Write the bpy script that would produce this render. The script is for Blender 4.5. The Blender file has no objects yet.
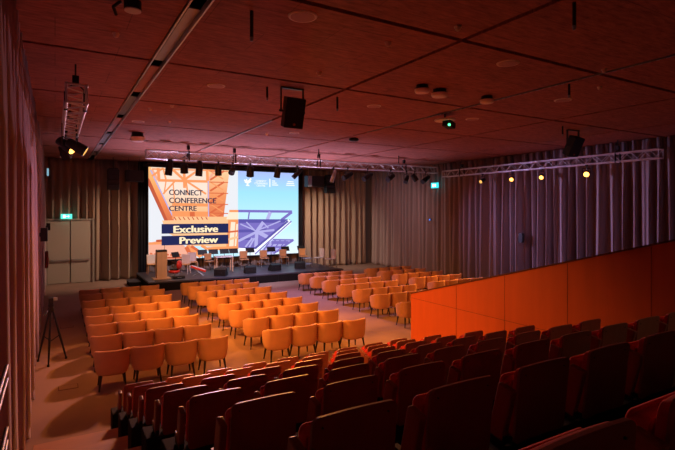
import bpy, math, random
from mathutils import Vector, Matrix, Euler
random.seed(7)
S = bpy.context.scene
COL = S.collection
PI = math.pi
R = math.radians

# ------------------------------------------------------------------ materials
def mat(name, color, rough=0.6, metal=0.0, spec=0.5, noise=None, bump=None, emit=None, emit_s=1.0, sheen=0.0):
    m = bpy.data.materials.new(name); m.use_nodes = True
    nt = m.node_tree; b = nt.nodes['Principled BSDF']
    b.inputs['Base Color'].default_value = (*color, 1)
    b.inputs['Roughness'].default_value = rough
    b.inputs['Metallic'].default_value = metal
    b.inputs['Specular IOR Level'].default_value = spec
    if sheen:
        b.inputs['Sheen Weight'].default_value = sheen
        b.inputs['Sheen Roughness'].default_value = 0.5
    if emit:
        b.inputs['Emission Color'].default_value = (*emit, 1)
        b.inputs['Emission Strength'].default_value = emit_s
    if noise or bump:
        tc = nt.nodes.new('ShaderNodeTexCoord'); mp = nt.nodes.new('ShaderNodeMapping')
        nt.links.new(tc.outputs['Object'], mp.inputs['Vector'])
        scale = (noise or bump)[0]
        n = nt.nodes.new('ShaderNodeTexNoise'); n.inputs['Scale'].default_value = 1.0
        n.inputs['Detail'].default_value = 5.0
        mp.inputs['Scale'].default_value = scale
        nt.links.new(mp.outputs['Vector'], n.inputs['Vector'])
        if noise:
            cr = nt.nodes.new('ShaderNodeValToRGB')
            a = noise[1]
            cr.color_ramp.elements[0].position = 0.3; cr.color_ramp.elements[1].position = 0.7
            cr.color_ramp.elements[0].color = tuple(max(0, c*(1-a)) for c in color) + (1,)
            cr.color_ramp.elements[1].color = tuple(min(1, c*(1+a)) for c in color) + (1,)
            nt.links.new(n.outputs['Fac'], cr.inputs['Fac'])
            nt.links.new(cr.outputs['Color'], b.inputs['Base Color'])
        if bump:
            bp = nt.nodes.new('ShaderNodeBump'); bp.inputs['Strength'].default_value = bump[1]
            bp.inputs['Distance'].default_value = 0.01
            nt.links.new(n.outputs['Fac'], bp.inputs['Height'])
            nt.links.new(bp.outputs['Normal'], b.inputs['Normal'])
    return m

def emat(name, color, s=1.0):
    m = bpy.data.materials.new(name); m.use_nodes = True
    nt = m.node_tree; nt.nodes.remove(nt.nodes['Principled BSDF'])
    e = nt.nodes.new('ShaderNodeEmission'); e.inputs['Color'].default_value = (*color, 1); e.inputs['Strength'].default_value = s
    nt.links.new(e.outputs['Emission'], nt.nodes['Material Output'].inputs['Surface'])
    return m

def grad_emat(name, z0, z1, stops, s=1.15):
    # vertical colour gradient of the projected picture
    m = emat(name, (1, 1, 1), s); nt = m.node_tree
    e = [n for n in nt.nodes if n.type == 'EMISSION'][0]
    tc = nt.nodes.new('ShaderNodeTexCoord'); sp = nt.nodes.new('ShaderNodeSeparateXYZ')
    mr = nt.nodes.new('ShaderNodeMapRange'); cr = nt.nodes.new('ShaderNodeValToRGB')
    mr.inputs['From Min'].default_value = z0; mr.inputs['From Max'].default_value = z1
    nt.links.new(tc.outputs['Object'], sp.inputs[0]); nt.links.new(sp.outputs['Z'], mr.inputs['Value'])
    nt.links.new(mr.outputs[0], cr.inputs['Fac']); nt.links.new(cr.outputs['Color'], e.inputs['Color'])
    els = cr.color_ramp.elements
    while len(els) < len(stops): els.new(0.5)
    for el, (p, c) in zip(els, stops): el.position = p; el.color = (*c, 1)
    return m

def srgb(r, g, b):
    f = lambda c: (c/255/12.92) if c/255 <= 0.04045 else ((c/255+0.055)/1.055)**2.4
    return (f(r), f(g), f(b))

M = {}
M['carpet'] = mat('carpet', (0.30, 0.195, 0.155), 0.95, spec=0.1, noise=((0.9, 0.5, 1), 0.12))
M['plaster'] = mat('plaster', (0.22, 0.19, 0.18), 0.9, spec=0.1)
M['curtain'] = mat('curtain_cloth', (0.36, 0.285, 0.28), 0.9, spec=0.08, sheen=0.12)
M['curtain_warm'] = mat('curtain_cloth_warm', (0.36, 0.26, 0.205), 0.9, spec=0.08, sheen=0.1)
M['curtain_rose'] = mat('curtain_cloth_rose', (0.42, 0.30, 0.31), 0.9, spec=0.08, sheen=0.12)
M['blackcloth'] = mat('black_cloth', (0.012, 0.012, 0.016), 0.95, spec=0.05)
M['black'] = mat('black_plastic', (0.012, 0.012, 0.013), 0.5, spec=0.35)
M['blackmetal'] = mat('black_metal', (0.02, 0.02, 0.022), 0.42, metal=0.3)
M['void'] = mat('slot_black', (0.006, 0.005, 0.005), 0.9, spec=0.05)
M['alu'] = mat('aluminium', (0.68, 0.67, 0.68), 0.38, metal=0.55)
M['steel'] = mat('dull_steel', (0.42, 0.42, 0.44), 0.4, metal=0.7)
M['fabric'] = mat('tan_orange_fabric', (0.62, 0.33, 0.17), 0.85, spec=0.15, noise=((4, 4, 4), 0.05), sheen=0.1)
M['chairleg'] = mat('black_stained_leg', (0.012, 0.010, 0.010), 0.45)
M['seatwood'] = mat('seat_shell_wood', (0.25, 0.07, 0.055), 0.4, spec=0.5, noise=((14, 14, 1.2), 0.10))
M['seatred'] = mat('seat_red_fabric', (0.50, 0.028, 0.035), 0.85, spec=0.12, sheen=0.15)
M['woodpanel'] = mat('barrier_wood', (0.58, 0.12, 0.035), 0.5, spec=0.25, noise=((6, 6, 0.6), 0.06))
M['deckwood'] = mat('deck_wood', (0.42, 0.20, 0.10), 0.5, spec=0.3, noise=((0.4, 12, 12), 0.07))
M['joint'] = mat('dark_joint', (0.10, 0.025, 0.012), 0.8)
M['door'] = mat('door_paint', (0.46, 0.40, 0.34), 0.5, spec=0.3)
M['doorframe'] = mat('door_frame_paint', (0.36, 0.31, 0.27), 0.5, spec=0.3)
M['stage'] = mat('stage_deck', (0.06, 0.058, 0.078), 0.45, spec=0.4, noise=((2, 2, 2), 0.2))
M['skirt'] = mat('stage_skirt', (0.012, 0.010, 0.011), 0.9, spec=0.1)
M['lectwood'] = mat('lectern_wood', (0.62, 0.38, 0.22), 0.5, noise=((8, 8, 1), 0.08))
M['chairwood'] = mat('chair_wood', (0.62, 0.30, 0.11), 0.45)
M['palewood'] = mat('pale_wood', (0.68, 0.55, 0.48), 0.5)
M['white'] = mat('white_paint', (0.75, 0.73, 0.72), 0.5)
M['railgrey'] = mat('rail_grey', (0.16, 0.16, 0.18), 0.45)
M['red'] = mat('red_lacquer', (0.65, 0.03, 0.012), 0.35)
M['ceilwhite'] = mat('ceiling_fitting_white', (0.92, 0.78, 0.74), 0.5)
M['ceilgrey'] = mat('ceiling_grille', (0.50, 0.28, 0.25), 0.6)
M['bluegrey'] = mat('lit_face_and_monitor_blue', (0.35, 0.42, 0.55), 0.5)  # blue light painted into speaker end and side table; also the tripod monitor
M['amberlens'] = emat('amber_lens', (1.0, 0.42, 0.07), 6.0)
M['amberlens_dim'] = emat('amber_lens_dim', (1.0, 0.5, 0.12), 1.2)
M['glass'] = mat('dark_lens', (0.03, 0.03, 0.04), 0.1)
M['exit'] = emat('exit_sign_light', (0.12, 0.95, 0.72), 1.3)
M['exit_white'] = emat('exit_sign_pictogram', (0.75, 1.0, 0.92), 2.0)
M['exit_cyan'] = emat('exit_sign_cyan', (0.05, 0.75, 0.85), 1.3)
M['green_led'] = emat('green_led', (0.1, 1.0, 0.35), 3.0)
M['blue_led'] = emat('blue_led', (0.1, 0.25, 1.0), 1.5)
M['blue_sign'] = emat('pale_sign', (0.35, 0.65, 0.8), 0.7)
M['badge'] = mat('brown_badge', (0.45, 0.10, 0.03), 0.5)

def ceiling_material():
    m = mat('ceiling_wood_board', (0.40, 0.15, 0.115), 0.7, spec=0.2)
    nt = m.node_tree; b = nt.nodes['Principled BSDF']
    tc = nt.nodes.new('ShaderNodeTexCoord')
    br = nt.nodes.new('ShaderNodeTexBrick')
    br.inputs['Scale'].default_value = 1.0; br.inputs['Brick Width'].default_value = 1.7; br.inputs['Row Height'].default_value = 0.8
    br.inputs['Mortar Size'].default_value = 0.006; br.inputs['Mortar Smooth'].default_value = 0.3
    br.inputs['Color1'].default_value = (0.40, 0.15, 0.115, 1); br.inputs['Color2'].default_value = (0.37, 0.138, 0.105, 1)
    br.inputs['Mortar'].default_value = (0.20, 0.085, 0.065, 1)
    nt.links.new(tc.outputs['Object'], br.inputs['Vector'])
    mp = nt.nodes.new('ShaderNodeMapping'); mp.inputs['Scale'].default_value = (3, 14, 5)
    n = nt.nodes.new('ShaderNodeTexNoise'); n.inputs['Scale'].default_value = 1.3; n.inputs['Detail'].default_value = 8
    n.inputs['Roughness'].default_value = 0.7
    nt.links.new(tc.outputs['Object'], mp.inputs['Vector']); nt.links.new(mp.outputs['Vector'], n.inputs['Vector'])
    mr = nt.nodes.new('ShaderNodeMapRange')
    mr.inputs['From Min'].default_value = 0.3; mr.inputs['From Max'].default_value = 0.7
    mr.inputs['To Min'].default_value = 0.55; mr.inputs['To Max'].default_value = 1.4
    nt.links.new(n.outputs['Fac'], mr.inputs['Value'])
    vm = nt.nodes.new('ShaderNodeVectorMath'); vm.operation = 'SCALE'
    nt.links.new(br.outputs['Color'], vm.inputs[0]); nt.links.new(mr.outputs[0], vm.inputs['Scale'])
    nt.links.new(vm.outputs[0], b.inputs['Base Color'])
    return m
M['ceiling'] = ceiling_material()

# ------------------------------------------------------------------ mesh helpers
class MB:
    def __init__(s): s.v = []; s.f = []; s.mi = []; s.sm = []
    def add(s, vs, fs, mi=0, smooth=False):
        o = len(s.v); s.v += [tuple(p) for p in vs]
        for f in fs: s.f.append([i+o for i in f]); s.mi.append(mi); s.sm.append(smooth)
        return s
    def box(s, c, d, rot=None, mi=0):
        cx, cy, cz = c; a, b, e = d[0]/2, d[1]/2, d[2]/2
        vs = [Vector((x*a, y*b, z*e)) for z in (-1, 1) for y in (-1, 1) for x in (-1, 1)]
        if rot is not None: vs = [rot @ p for p in vs]
        vs = [p + Vector(c) for p in vs]
        return s.add(vs, [(0,2,3,1),(4,5,7,6),(0,1,5,4),(2,6,7,3),(0,4,6,2),(1,3,7,5)], mi)
    def cyl(s, p0, p1, r0, r1=None, n=12, mi=0, caps=True):
        r1 = r0 if r1 is None else r1
        p0, p1 = Vector(p0), Vector(p1); z = (p1-p0).normalized()
        x = z.orthogonal().normalized(); y = z.cross(x)
        vs = []
        for p, r in ((p0, r0), (p1, r1)):
            vs += [p + (x*math.cos(2*PI*i/n) + y*math.sin(2*PI*i/n))*r for i in range(n)]
        s.add(vs, [(i, (i+1) % n, n+(i+1) % n, n+i) for i in range(n)], mi, True)
        if caps: s.add(vs, [tuple(range(n))[::-1], tuple(range(n, 2*n))], mi)
        return s
    def tube(s, pts, r, n=8, mi=0):
        for a, b in zip(pts[:-1], pts[1:]): s.cyl(a, b, r, n=n, mi=mi)
        return s
    def lathe(s, prof, p0, axis, n=16, mi=0):
        # prof = [(t along axis, radius)]
        p0 = Vector(p0); z = Vector(axis).normalized(); x = z.orthogonal().normalized(); y = z.cross(x)
        vs = []
        for t, r in prof: vs += [p0 + z*t + (x*math.cos(2*PI*i/n) + y*math.sin(2*PI*i/n))*r for i in range(n)]
        fs = []
        for k in range(len(prof)-1):
            for i in range(n): fs.append((k*n+i, k*n+(i+1) % n, (k+1)*n+(i+1) % n, (k+1)*n+i))
        s.add(vs, fs, mi, True)
        s.add(vs, [tuple(range(n))[::-1], tuple(range((len(prof)-1)*n, len(prof)*n))], mi)
        return s
    def prism(s, poly, axis, a, b, mi=0):
        # poly in the two other axes (in order), extruded along axis from a to b
        def P(p, t):
            return {'x': (t, p[0], p[1]), 'y': (p[0], t, p[1]), 'z': (p[0], p[1], t)}[axis]
        n = len(poly); vs = [P(p, a) for p in poly] + [P(p, b) for p in poly]
        fs = [(i, (i+1) % n, n+(i+1) % n, n+i) for i in range(n)] + [tuple(range(n))[::-1], tuple(range(n, 2*n))]
        return s.add(vs, fs, mi)
    def build(s, name, mats, parent=None, bevel=0, solid=0):
        me = bpy.data.meshes.new(name); me.from_pydata(s.v, [], s.f)
        if not isinstance(mats, (list, tuple)): mats = [mats]
        for m in mats: me.materials.append(M[m] if isinstance(m, str) else m)
        me.polygons.foreach_set('material_index', s.mi); me.polygons.foreach_set('use_smooth', s.sm)
        import bmesh
        bm = bmesh.new(); bm.from_mesh(me); bmesh.ops.recalc_face_normals(bm, faces=bm.faces); bm.to_mesh(me); bm.free()
        me.update()
        o = bpy.data.objects.new(name, me); COL.objects.link(o)
        if parent: o.parent = parent
        if bevel:
            b = o.modifiers.new('bevel', 'BEVEL'); b.width = bevel; b.segments = 2; b.limit_method = 'ANGLE'
        return o

def tag(o, label, cat, group=None):
    o['label'] = label; o['category'] = cat
    if group: o['group'] = group
    return o
def struct(o): o['kind'] = 'structure'; return o
def thing(name, label, cat, loc=(0, 0, 0), rz=0, group=None):
    o = bpy.data.objects.new(name, None); COL.objects.link(o)
    o.location = loc; o.rotation_euler = (0, 0, rz); o.empty_display_size = 0.1
    return tag(o, label, cat, group)
def dup(root, loc, rz, label, group=None):
    r = root.copy(); COL.objects.link(r); r.location = loc; r.rotation_euler = (0, 0, rz); r['label'] = label
    if group: r['group'] = group
    for ch in list(root.children):
        c = ch.copy(); COL.objects.link(c); c.parent = r
        for g in list(ch.children):
            d = g.copy(); COL.objects.link(d); d.parent = c
    return r
ORD = ['first', 'second', 'third', 'fourth', 'fifth', 'sixth', 'seventh', 'eighth', 'ninth']

# ------------------------------------------------------------------ room shell
ZC = 5.9            # ceiling height
XL, XR, YB, YR = -0.85, 18.1, 26.5, -4.0
struct(MB().box(((XL+XR)/2, (YB+YR)/2, -0.1), (XR-XL+0.6, YB-YR+0.6, 0.2)).build('floor', 'carpet'))
struct(MB().box((XL-0.1, (YB+YR)/2, 3.1), (0.2, YB-YR+0.4, 6.2)).build('wall_left', 'plaster'))
struct(MB().box((XR+0.1, (YB+YR)/2, 3.1), (0.2, YB-YR+0.4, 6.2)).build('wall_right', 'plaster'))
struct(MB().box(((XL+XR)/2, YB+0.1, 3.1), (XR-XL, 0.2, 6.2)).build('wall_back', 'plaster'))
struct(MB().box(((XL+XR)/2, YR-0.1, 3.1), (XR-XL, 0.2, 6.2)).build('wall_rear', 'plaster'))
xs = [1.5, 5.15, 8.55, 11.85, 15.2]
ys = [-1.3, 1.9, 5.17, 8.46, 11.66, 14.9, 18.15, 21.4, 24.5]
cb = MB()
ex = [XL] + xs + [XR]; ey = [YR] + ys + [YB]
for i in range(len(ex)-1):
    for j in range(len(ey)-1):
        wl = 0.14 if i == 1 else 0.045; wr = 0.14 if i == 0 else 0.045
        x0 = ex[i] + (wl if i else 0); x1 = ex[i+1] - (wr if i < len(ex)-2 else 0)
        y0 = ey[j] + (0.05 if j else 0); y1 = ey[j+1] - (0.05 if j < len(ey)-2 else 0)
        cb.box(((x0+x1)/2, (y0+y1)/2, ZC+0.06), (x1-x0, y1-y0, 0.12))
struct(cb.build('ceiling', 'ceiling'))
struct(MB().box(((XL+XR)/2, (YB+YR)/2, 6.3), (XR-XL+0.4, YB-YR+0.4, 0.1)).build('slot_dark_sheet_1', 'void'))  # black sheet above the ceiling gaps, put in to make the slots dark

# curtains -----------------------------------------------------------------
def curtain(name, label, x0, y0, x1, y1, z0, z1, amp, wl, m, seed, group=None, side=1):
    rnd = random.Random(seed)
    L = math.hypot(x1-x0, y1-y0); tx, ty = (x1-x0)/L, (y1-y0)/L; nx, ny = -ty*side, tx*side
    per = 12; n = max(8, int(L/wl*per))
    a = rnd.random()*6
    fac = 1.0; am = 1.0
    offs = []
    for i in range(n+1):
        if i % per == 0:
            fac = rnd.uniform(0.7, 1.35); am2 = rnd.uniform(0.6, 1.15)
        am += (am2-am)*0.12
        a += 2*PI/per*fac
        offs.append((a, am))
    rows = [0, 0.03, 0.2, 0.45, 0.7, 0.88, 1.0]
    vs = []
    for k, t in enumerate(rows):
        z = z0 + (z1-z0)*t
        tight = 1.0 if t < 0.8 else 1.0 - 0.55*(t-0.8)/0.2
        for i in range(n+1):
            a, am = offs[i]
            sn = math.sin(a); d = amp*am*tight*((2.2*abs(math.sin(a/2))**0.85-1)*0.95 + 0.22*math.sin(2*a+0.7+0.6*t)) + amp*0.35*math.sin(a*0.37+2.2*t)*(1-t)
            if t > 0.8: d += amp*0.45*(t-0.8)/0.2*math.sin(3*a+1)
            d *= min(1.0, min(i, n-i)/5)
            sx = 0.25*amp*math.cos(a)
            u = L*i/n + (sx if 0 < i < n else 0)
            vs.append((x0+tx*u+nx*d, y0+ty*u+ny*d, z))
    w = n+1; fs = []
    for k in range(len(rows)-1):
        for i in range(n): fs.append((k*w+i, k*w+i+1, (k+1)*w+i+1, (k+1)*w+i))
    o = MB().add(vs, fs, 0, True).build(name, m)
    sm = o.modifiers.new('thick', 'SOLIDIFY'); sm.thickness = 0.006
    return tag(o, label, 'curtain', group)

lp = [(4.6, 9.62, 'nearest the camera at the far left edge'),
      (9.62, 13.62, 'hanging behind the camera tripod'), (13.62, 18.02, 'with a small black box on it'),
      (18.02, 21.92, 'with the small brown frame on it'), (21.92, 25.75, 'furthest along, next to the double door')]
for i, (a, b, t) in enumerate(lp):
    curtain('curtain', 'rose velvet curtain on the left wall, ' + t, -0.45, a, -0.45, b, 0.02, ZC-0.02, 0.12, 0.40, 'curtain_rose', 10+i, 'left wall curtains')
rp = [(25.6, 22.2, 'in the back corner'), (22.2, 18.9, 'beside the cyan exit sign'), (18.9, 15.6, 'behind the far end of the side truss'),
      (15.6, 12.3, 'behind the two smaller glowing spotlights'), (12.3, 9.0, 'behind the brightest glowing spotlight'), (9.0, 5.0, 'at the near end, above the wooden partition')]
for i, (a, b, t) in enumerate(rp):
    curtain('curtain', 'mauve grey curtain on the right wall, ' + t, 17.55, a, 17.55, b, 0.02, ZC-0.02, 0.24, 0.40, 'curtain', 30+i, 'right wall curtains')
curtain('curtain', 'short brown curtain hanging above the grey double door', -0.4, 25.98, 1.66, 25.98, 3.02, ZC-0.02, 0.15, 0.38, 'curtain_warm', 51)
curtain('curtain', 'tall brown curtain between the double door and the screen', 1.68, 25.98, 3.7, 25.98, 0.02, ZC-0.02, 0.22, 0.42, 'curtain_warm', 52)
curtain('curtain', 'dark brown curtain hanging behind and below the big screen', 3.75, 26.1, 12.5, 26.1, 0.02, ZC-0.02, 0.10, 0.42, 'curtain_warm', 53)
curtain('curtain', 'beige curtain on the back wall right of the screen, behind pale chairs', 12.62, 25.98, 15.0, 25.98, 0.02, ZC-0.02, 0.22, 0.44, 'curtain_warm', 54)
curtain('curtain', 'beige curtain at the right end of the back wall near the corner', 15.0, 25.98, 17.35, 25.98, 0.02, ZC-0.02, 0.22, 0.44, 'curtain_warm', 55)
curtain('masking_curtain', 'narrow black drape along the left edge of the big screen', 3.55, 25.6, 3.98, 25.6, 0.02, ZC-0.05, 0.03, 0.15, 'blackcloth', 56)
curtain('masking_curtain', 'narrow black drape along the right edge of the big screen', 12.33, 25.6, 12.62, 25.6, 0.02, ZC-0.05, 0.03, 0.15, 'blackcloth', 57)

# double door ----------------------------------------------------------------
d = struct(bpy.data.objects.new('door_1', None)); COL.objects.link(d); d.location = (0.63, 25.9, 0)
f = MB()
f.box((-0.96, 0.02, 1.5), (0.09, 0.16, 3.0)).box((0.96, 0.02, 1.5), (0.09, 0.16, 3.0)).box((0, 0.02, 3.0), (2.01, 0.16, 0.08))
f.build('door_frame', 'doorframe', d)
for sx in (-1, 1):
    leaf = MB().box((sx*0.457-0.03 if sx < 0 else 0.457-0.03+0.03, 0.03, 1.485), (0.90, 0.05, 2.93)).build('door_leaf', 'door', d, bevel=0.006)
    pb = MB().box((sx*0.42, -0.075, 1.10), (0.74, 0.035, 0.05)).box((sx*0.75, -0.04, 1.10), (0.05, 0.10, 0.09)).box((sx*0.09, -0.04, 1.10), (0.06, 0.10, 0.10))
    pb.build('push_bar', 'steel', leaf)

# ------------------------------------------------------------------ the big screen
YS = 25.5
cyaw, syaw = math.cos(R(30.37)), math.sin(R(30.37))
X0, X1, Z0, Z1 = 4.02, 12.28, 0.94, 5.60      # picture area (16:9)
def q(u, v):
    # point of the shown picture: u 0..150 from its left edge, v in photo rows -> wall coordinates
    r = (u - 337.5)/482; dd = YS/(cyaw - syaw*r)
    return (min(max(dd*(cyaw*r + syaw), X0), X1), min(max(3.4 - (v-211)*dd/482, Z0), Z1))
scr = thing('projection_screen', 'huge glowing projection screen above the stage showing the conference centre title', 'screen', (0, 0, 0))
sb = MB(); sb.box(((X0+X1)/2, YS+0.05, (Z0+Z1)/2), (X1-X0+0.08, 0.08, Z1-Z0+0.08)); sb.build('screen_frame', 'black', scr)
sb = MB(); sb.box(((X0+X1)/2, YS-0.02, Z1+0.09), (X1-X0+0.5, 0.14, 0.14)); sb.build('screen_case', 'black', scr)
E = {}
def ec(name, rgb, s=1.15): E[name] = emat('picture_'+name, srgb(*rgb), s)
for n, c in dict(sky=(226, 228, 234), cream=(252, 226, 200), orange=(240, 150, 95), dorange=(214, 104, 66), porange=(248, 190, 140), rust=(190, 88, 60),
                 navy=(36, 40, 84), ink=(46, 44, 70), gold=(255, 232, 190), purple=(122, 110, 190), dpurple=(92, 84, 165), lpurple=(176, 172, 226), ice=(190, 232, 250), white=(248, 250, 255), pink=(238, 170, 145)).items(): ec(n, c)
E['cyan'] = grad_emat('picture_blue_sky', Z0, Z1, [(0, srgb(226, 240, 250)), (0.35, srgb(190, 236, 252)), (0.75, srgb(158, 222, 248)), (1.0, srgb(168, 186, 242))])
E['tri'] = grad_emat('picture_orange_glow', 2.6, 5.6, [(0, srgb(236, 146, 100)), (0.3, srgb(248, 190, 142)), (0.65, srgb(244, 222, 206)), (1.0, srgb(240, 214, 192))])
E['beam'] = grad_emat('picture_beam', 2.4, 5.6, [(0, srgb(196, 92, 66)), (0.5, srgb(240, 140, 84)), (1.0, srgb(252, 192, 120))])
E['band'] = grad_emat('picture_band', 2.8, 5.6, [(0, srgb(214, 104, 66)), (0.5, srgb(236, 148, 96)), (1.0, srgb(250, 205, 158))])
names = list(E); art = MB(); lay = [0]
def poly(pts, m, wx=False):
    lay[0] += 1; y = YS - 0.002 - 0.0006*lay[0]
    P = [q(*p) if not wx else p for p in pts]
    art.add([(x, y, z) for x, z in P], [tuple(range(len(P)))], names.index(m))
def line(a, b, w, m):
    (ax, az), (bx, bz) = q(*a), q(*b); l = math.hypot(bx-ax, bz-az); nx, nz = -(bz-az)/l*w/2, (bx-ax)/l*w/2
    c = lambda x, z: (min(max(x, X0), X1), min(max(z, Z0), Z1))
    poly([c(ax+nx, az+nz), c(bx+nx, bz+nz), c(bx-nx, bz-nz), c(ax-nx, az-nz)], m, True)
poly([(148, 150), (238, 150), (238, 275), (148, 275)], 'sky')
poly([(238, 150), (300, 150), (300, 275), (238, 275)], 'cyan')
# orange glass-and-steel structure
poly([(149, 160), (229.5, 160), (222.5, 222), (175, 222)], 'tri')
poly([(148, 166), (150.5, 167), (175.5, 222), (166, 222), (148, 185)], 'beam')
poly([(148, 178), (150, 180), (168.5, 222), (165, 222), (148, 186)], 'rust')
poly([(207, 168), (229.5, 168), (223, 222), (208, 222)], 'band')
line((150.5, 170), (175, 221), 0.06, 'lpurple'); line((152, 169.5), (158, 180.3), 0.10, 'pink')
line((158, 180.3), (207.5, 181.5), 0.13, 'orange'); line((207.5, 181.5), (215, 170), 0.12, 'pink'); line((152, 169), (215, 170.5), 0.07, 'orange')
for a, b, w in [((158, 168), (159, 180), .14), ((152, 176), (163, 168), .1), ((163, 168), (166, 180), .08), ((172, 169), (184, 180), .13), ((184, 180), (199, 169), .13), ((184, 169), (184.5, 188), .14),
                ((207, 169), (207.5, 181), .14), ((176, 180), (163, 194), .08), ((184.5, 180), (206, 194), .1), ((186, 181), (188, 195), .08), ((166, 181), (164, 194), .06), ((173, 182), (176, 220), .06)]: line(a, b, w, 'orange')
line((208.2, 181), (208.6, 222), 0.05, 'lpurple')
for y0 in (171, 182, 193, 204, 213):
    line((210, y0+9), (224, y0), 0.10, 'dorange'); line((210, y0), (223, y0+8), 0.06, 'orange'); line((209, y0), (228, y0+0.5), 0.05, 'dorange')
for y0, w in ((204.5, .16), (212, .10), (214.5, .22), (218, .12)): line((172, y0), (208, y0+0.6), w, 'orange')
line((192, 212), (192.5, 219), .25, 'dorange'); line((174, 219.5), (238, 219.5), 0.30, 'porange')
for k in range(8): line((174+k*4.5, 217), (177+k*4.5, 221.5), 0.05, 'rust')
poly([(162, 220.5), (238, 219), (238, 249), (196, 249), (166, 232)], 'porange')
poly([(228, 220), (238, 219.5), (238, 250), (226, 249)], 'orange')
line((233, 222), (231, 248), 0.25, 'cream'); line((237, 224), (235, 248), 0.1, 'cream'); line((228, 232), (238, 231), .1, 'dorange'); line((226, 240), (238, 237), .12, 'porange')
# lower left facade and white steel
poly([(148, 243), (157, 241), (163, 239), (186, 246), (191, 262), (148, 262)], 'pink')
line((156, 241), (162, 240.5), 0.12, 'rust'); line((148, 243.5), (164, 243), 0.12, 'orange')
poly([(184, 246), (200, 246), (238, 249), (238, 262), (200, 262)], 'ice')
line((186, 246), (201, 258), 0.28, 'orange'); line((191, 246), (206, 256), 0.14, 'dorange'); line((186, 247), (192, 261), 0.2, 'dorange')
line((201, 245.5), (207, 249), 0.14, 'orange'); line((207, 249), (238, 247.5), 0.18, 'orange'); line((148, 258), (190, 257.5), 0.1, 'rust')
for k in range(9): line((150+k*4, 253+(k % 3)), (152.5+k*4, 255), 0.09, 'dorange')
# purple structure
poly([(238, 211), (291.7, 211.6), (282.8, 219.3), (238, 219.3)], 'ice')
poly([(229, 211), (238, 211), (238, 219.3), (226, 219.3)], 'cream')
line((229, 211), (238, 211), 0.12, 'orange'); line((238, 211), (291.7, 211.6), 0.14, 'purple'); line((291.5, 212), (281, 220), 0.16, 'purple'); line((249, 212), (248, 219), .08, 'purple'); line((270, 212), (267, 219.5), .2, 'lpurple')
poly([(238, 219.3), (290, 219.3), (256, 248), (238, 248)], 'purple')
line((238, 221), (288, 221), 0.2, 'dpurple'); line((238, 231), (266, 230.5), 0.16, 'dpurple'); line((238, 239), (258, 239), .08, 'dpurple')
for a, b, w in [((256, 232), (238, 241), .14), ((256, 232), (263, 222), .2), ((256, 232), (274, 230), .12), ((256.5, 231), (255.5, 247), .2), ((256, 231), (267, 237), .22), ((256, 231), (240, 224), .07), ((245, 247), (252, 238), .1), ((249, 247), (254, 238), .1), ((258, 230), (280, 221), .07), ((262, 222), (268, 228), .07), ((246, 222), (254, 230), .07)]: line(a, b, w, 'lpurple')
poly([(272.4, 239.3), (293, 239.7), (272, 255), (258, 253)], 'lpurple')
line((271, 242.5), (288, 242.5), .18, 'purple'); line((266, 247), (281, 247), .1, 'purple'); line((293, 239.7), (273, 254), .14, 'purple'); line((272.4, 239.5), (293, 239.8), .08, 'purple')
for k in range(4): line((270+k*5, 240), (262+k*5, 252), .08, 'purple')
line((289.5, 221), (252, 254), 0.30, 'white'); line((291, 221), (254.5, 254), 0.07, 'purple'); line((287.5, 221), (255, 248), 0.12, 'dpurple'); line((238, 248), (256, 248), 0.1, 'dpurple'); line((238, 250), (250, 250.5), 0.25, 'white')
# navy title bars
poly([(161.3, 224), (228, 223.4), (228, 232.6), (161.3, 233.7)], 'navy'); poly([(161.3, 236), (228, 234.6), (228, 243.7), (161.3, 245.4)], 'navy')
# white logo mark and separator
for a, b, w in [((245.5, 185.3), (249, 185.6), .06), ((247.2, 185.4), (247, 181.5), .09), ((247, 182.4), (243.8, 179.9), .08), ((246.9, 183.2), (244.2, 181.8), .06), ((247, 182.4), (250.8, 178.6), .09), ((247.3, 183.2), (250.6, 181.2), .07), ((245.9, 179), (247, 182), .06), ((269.4, 178.8), (269.4, 187), .06)]: line(a, b, w, 'white')
for k in range(3): line((271.5, 181+k*2), (274.6+k*1.5, 181.2+k*2), .05, 'white')
for k, (a, b) in enumerate([(287, 293), (286, 293.6), (285.5, 294)]): line((a, 181.6+k*1.8), (b, 182+k*1.8), .05, 'white')
art.build('screen_picture', [E[n] for n in names], scr)

def text(body, ul, ur, vt, vb, m, bold=0.0, name='lettering', space=1.0, parent=scr):
    cu = bpy.data.curves.new(name, 'FONT'); cu.body = body; cu.size = 1; cu.space_character = space
    cu.extrude = 0.002
    o = bpy.data.objects.new(name, cu); COL.objects.link(o)
    bpy.context.view_layer.update()
    src = bpy.data.meshes.new_from_object(o.evaluated_get(bpy.context.evaluated_depsgraph_get()))
    mm = MB()
    for dx, dy in ([(0, 0)] if not bold else [(-bold, 0), (0, 0), (bold, 0), (0, bold*.4), (0, -bold*.4), (bold*.5, 0), (-bold*.5, 0)]):
        mm.add([(v.co.x+dx, v.co.y+dy, v.co.z + 0.0003*len(mm.v)/max(1, len(src.vertices))) for v in src.vertices], [list(p.vertices) for p in src.polygons])
    me = bpy.data.meshes.new(name); me.from_pydata(mm.v, [], mm.f)
    bpy.data.objects.remove(o)
    # cap height from the letter tops that start on the baseline
    xsn = [v.co.x for v in me.vertices]; x0, x1 = min(xsn), max(xsn); cap = 0.69
    (ax, az), (bx, bz) = q(ul, vb), q(ur, vt)
    base = (q(ul, vb)[1] + q(ur, vb)[1])/2; h = (q(ul, vt)[1] + q(ur, vt)[1])/2 - base
    lay[0] += 1; y = YS - 0.004 - 0.0006*lay[0] - 0.004
    for v in me.vertices:
        X = ax + (v.co.x-x0)/(x1-x0)*(bx-ax); Z = base + v.co.y/cap*h
        v.co = (X, y - v.co.z, Z)
    me.materials.clear(); me.materials.append(E[m] if m in E else M[m])
    t = bpy.data.objects.new(name, me); COL.objects.link(t); t.parent = parent
    return t
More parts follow.
